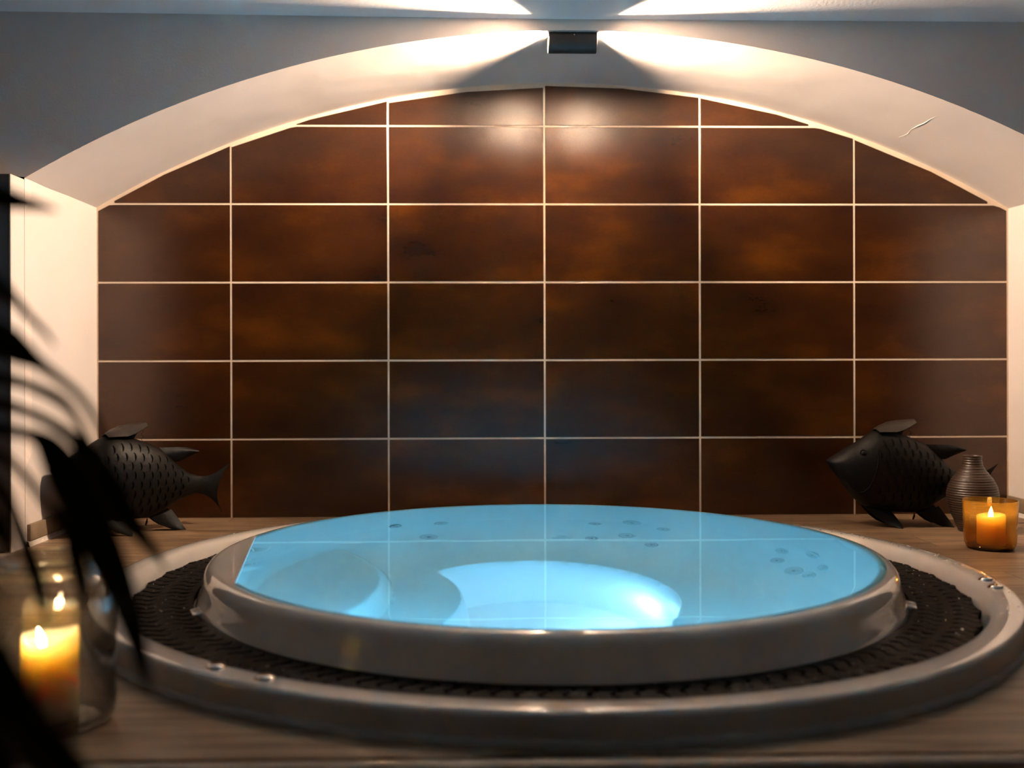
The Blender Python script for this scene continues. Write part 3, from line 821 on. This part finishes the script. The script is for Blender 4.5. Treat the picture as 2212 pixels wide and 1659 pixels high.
# ------------------------------------------------------------------ palm in the foreground
CAMP = Vector((-.261186, -3.897952, .579162)); YAW, ROLL = .0204410, -.00244935; FPX, PX, PY = 2190, 1074.907, 789.994
def at(u, v, d):
    """room point at distance d in front of the tripod along the sight line through a photo position"""
    c, s = cos(ROLL), sin(ROLL); a, b = u - PX, v - PY
    x = (c * a + s * b) / FPX; y = (-s * a + c * b) / FPX
    return CAMP + d * Vector((cos(YAW) * x + sin(YAW), -sin(YAW) * x + cos(YAW), -y))
palm = tag(empty('potted_palm', (-.98, -3.12, -.40)), 'dark blurred palm plant with arching leaves in the left foreground', 'plant')
PI_ = Matrix.Translation((.98, 3.12, .40))
def blade(pts, d0, d1):
    """(u, v, half width px) control points -> folded tapering leaf"""
    n = len(pts); dense = []
    for i in range(n - 1):
        p0 = pts[max(i - 1, 0)]; p1 = pts[i]; p2 = pts[i + 1]; p3 = pts[min(i + 2, n - 1)]
        for k in range(5):
            t = k / 5
            dense.append(tuple(.5 * ((2 * p1[c]) + (-p0[c] + p2[c]) * t + (2 * p0[c] - 5 * p1[c] + 4 * p2[c] - p3[c]) * t * t + (-p0[c] + 3 * p1[c] - 3 * p2[c] + p3[c]) * t ** 3) for c in range(3)))
    dense.append(pts[-1]); m = len(dense); V = []; F = []
    W = [PI_ @ at(u, v, d0 + (d1 - d0) * i / (m - 1)) for i, (u, v, w) in enumerate(dense)]
    for i, (u, v, w) in enumerate(dense):
        d = d0 + (d1 - d0) * i / (m - 1); h = max(.5, w * 1.12) / FPX * d
        tn = (W[min(i + 1, m - 1)] - W[max(i - 1, 0)]).normalized(); side = tn.cross(Vector((0, 1, .15))).normalized(); up = side.cross(tn).normalized()
        for q, e in ((-1, 0), (-.5, .35), (0, .55), (.5, .35), (1, 0)):
            V.append(W[i] + side * (q * h) - up * (e * h * .55))
        for q, e in ((1, 0), (.5, .35), (0, .55), (-.5, .35), (-1, 0)):
            V.append(W[i] + side * (q * h) - up * (e * h * .55 + .0005))
    for i in range(m - 1):
        for k in range(10):
            j = (k + 1) % 10; F.append([i * 10 + k, i * 10 + j, (i + 1) * 10 + j, (i + 1) * 10 + k])
    F.append(list(range(10))[::-1]); F.append([(m - 1) * 10 + k for k in range(10)])
    return V, F, 0
CROWN = (-300, 985)
fronds = [
  [((-190, 392, 9), (-60, 400, 13), (0, 424, 21), (50, 437, 15), (90, 446, 9), (124, 455, 2)), ((-190, 560, 10), (-60, 590, 28), (0, 622, 20), (32, 648, 11), (65, 685, 8), (95, 715, 6), (120, 747, 2))],
  [((-190, 690, 14), (-80, 712, 38), (0, 735, 36), (45, 760, 27), (85, 786, 14), (128, 817, 10), (167, 850, 9), (196, 888, 8), (218, 925, 7), (236, 965, 6), (250, 1010, 2)),
   ((-190, 790, 9), (-80, 806, 15), (0, 817, 14), (49, 827, 11), (81, 840, 11), (114, 855, 12), (140, 873, 11), (163, 902, 8), (182, 938, 7), (200, 975, 6), (216, 1020, 2)),
   ((-190, 860, 9), (-60, 868, 14), (0, 872, 13), (49, 886, 10), (91, 903, 10), (130, 925, 11), (163, 951, 14), (192, 985, 24), (228, 1045, 30), (270, 1110, 24), (312, 1165, 13), (340, 1200, 8), (357, 1231, 2))],
  [((-190, 920, 10), (-60, 922, 16), (0, 926, 15), (40, 933, 12), (75, 942, 15), (108, 968, 28), (146, 1030, 40), (184, 1105, 42), (222, 1185, 38), (255, 1260, 31), (280, 1330, 24), (298, 1395, 18), (311, 1450, 12), (326, 1497, 3)),
   ((-190, 960, 8), (-60, 975, 14), (0, 985, 12), (36, 1010, 9), (65, 1040, 9), (98, 1085, 9), (126, 1118, 10), (152, 1155, 15), (167, 1215, 16), (180, 1275, 12), (190, 1320, 2))],
  [((-190, 1000, 14), (-60, 1025, 22), (0, 1058, 16), (22, 1095, 13), (38, 1135, 13), (56, 1182, 14), (76, 1240, 14), (90, 1295, 11), (99, 1350, 2)),
   ((-190, 1060, 26), (-80, 1090, 30), (-20, 1120, 24), (6, 1150, 16), (24, 1185, 7), (34, 1215, 2))],
  [((-190, 1200, 40), (-110, 1330, 60), (-40, 1440, 66), (15, 1530, 66), (75, 1600, 58), (140, 1665, 50), (200, 1730, 40), (260, 1790, 5)),
   ((-190, 1300, 40), (-120, 1480, 60), (-50, 1600, 60), (10, 1700, 50), (50, 1770, 20))],
]
dist = [(.86, .80), (.82, .80), (.80, .78), (.84, .84), (.70, .62)]
for fr, (d0, d1) in zip(fronds, dist):
    parts = []
    roots = []
    for i, b in enumerate(fr):
        parts.append(blade(list(b), d0 + .03 * i, d1 + .03 * i)); roots.append((b[0][0], b[0][1], d0 + .03 * i))
    crown = PI_ @ at(*CROWN, .84)
    mid = roots[len(roots) // 2]
    for r0 in roots:
        e = PI_ @ at(*r0); c = (crown + e) / 2 + Vector((0, 0, .02)); v, f = tube_pts([crown, c, e], [.004, .0032, .0026], 7); parts.append((v, f, 1))
    V, F, M = join(parts)
    pyd('frond', V, F, [LEAFM, STEMM], palm, 60, M)
crown = PI_ @ at(*CROWN, .84)
tube('stem', [(0, 0, .26), (crown.x * .3, crown.y * .3, .26 + (crown.z - .26) * .4), (crown.x * .8, crown.y * .8, .26 + (crown.z - .26) * .8), crown + Vector((0, 0, .01))], [.014, .012, .010, .006], STEMM, palm, 10)
V, F = lathe([(0, 0), (.10, 0), (.108, .006), (.135, .27), (.142, .275), (.145, .295), (.138, .298), (.130, .29), (.128, .262), (0, .258)], 40)
Mx = [0] * len(F)
pyd('planter', V, F, POTM, palm, 40)
V, F = lathe([(0, .266), (.06, .267), (.127, .264)], 40); pyd('soil', V, F, SOILM, palm, 60)

# ------------------------------------------------------------------ world, camera, view
w = bpy.data.worlds.new('dim_room'); S.world = w; w.use_nodes = True
bg = w.node_tree.nodes['Background']; bg.inputs['Color'].default_value = (1, .76, .56, 1); bg.inputs['Strength'].default_value = .004
cd = bpy.data.cameras.new('camera'); cam = bpy.data.objects.new('camera', cd); COL.objects.link(cam); S.camera = cam
cd.sensor_fit = 'HORIZONTAL'; cd.sensor_width = 36; cd.lens = FPX / 2212 * 36
cd.shift_x = (1106 - PX) / 2212; cd.shift_y = -(829.5 - PY) / 2212
cam.matrix_world = Matrix.Translation(CAMP) @ Matrix.Rotation(-YAW, 4, 'Z') @ Matrix.Rotation(pi / 2, 4, 'X') @ Matrix.Rotation(ROLL, 4, 'Z')
cd.clip_start = .02
cd.dof.use_dof = True; cd.dof.focus_distance = 3.2; cd.dof.aperture_fstop = cd.lens / 1000 / .0175
S.view_settings.view_transform = 'Standard'; S.view_settings.look = 'None'; S.view_settings.exposure = 0; S.view_settings.gamma = 1
S.view_settings.use_curve_mapping = False
c = S.cycles
c.use_denoising = True; c.adaptive_threshold = .02
c.max_bounces = 10; c.diffuse_bounces = 5; c.glossy_bounces = 5; c.transmission_bounces = 8; c.transparent_max_bounces = 16
c.sample_clamp_indirect = 0; c.caustics_reflective = False; c.caustics_refractive = True; c.blur_glossy = 1
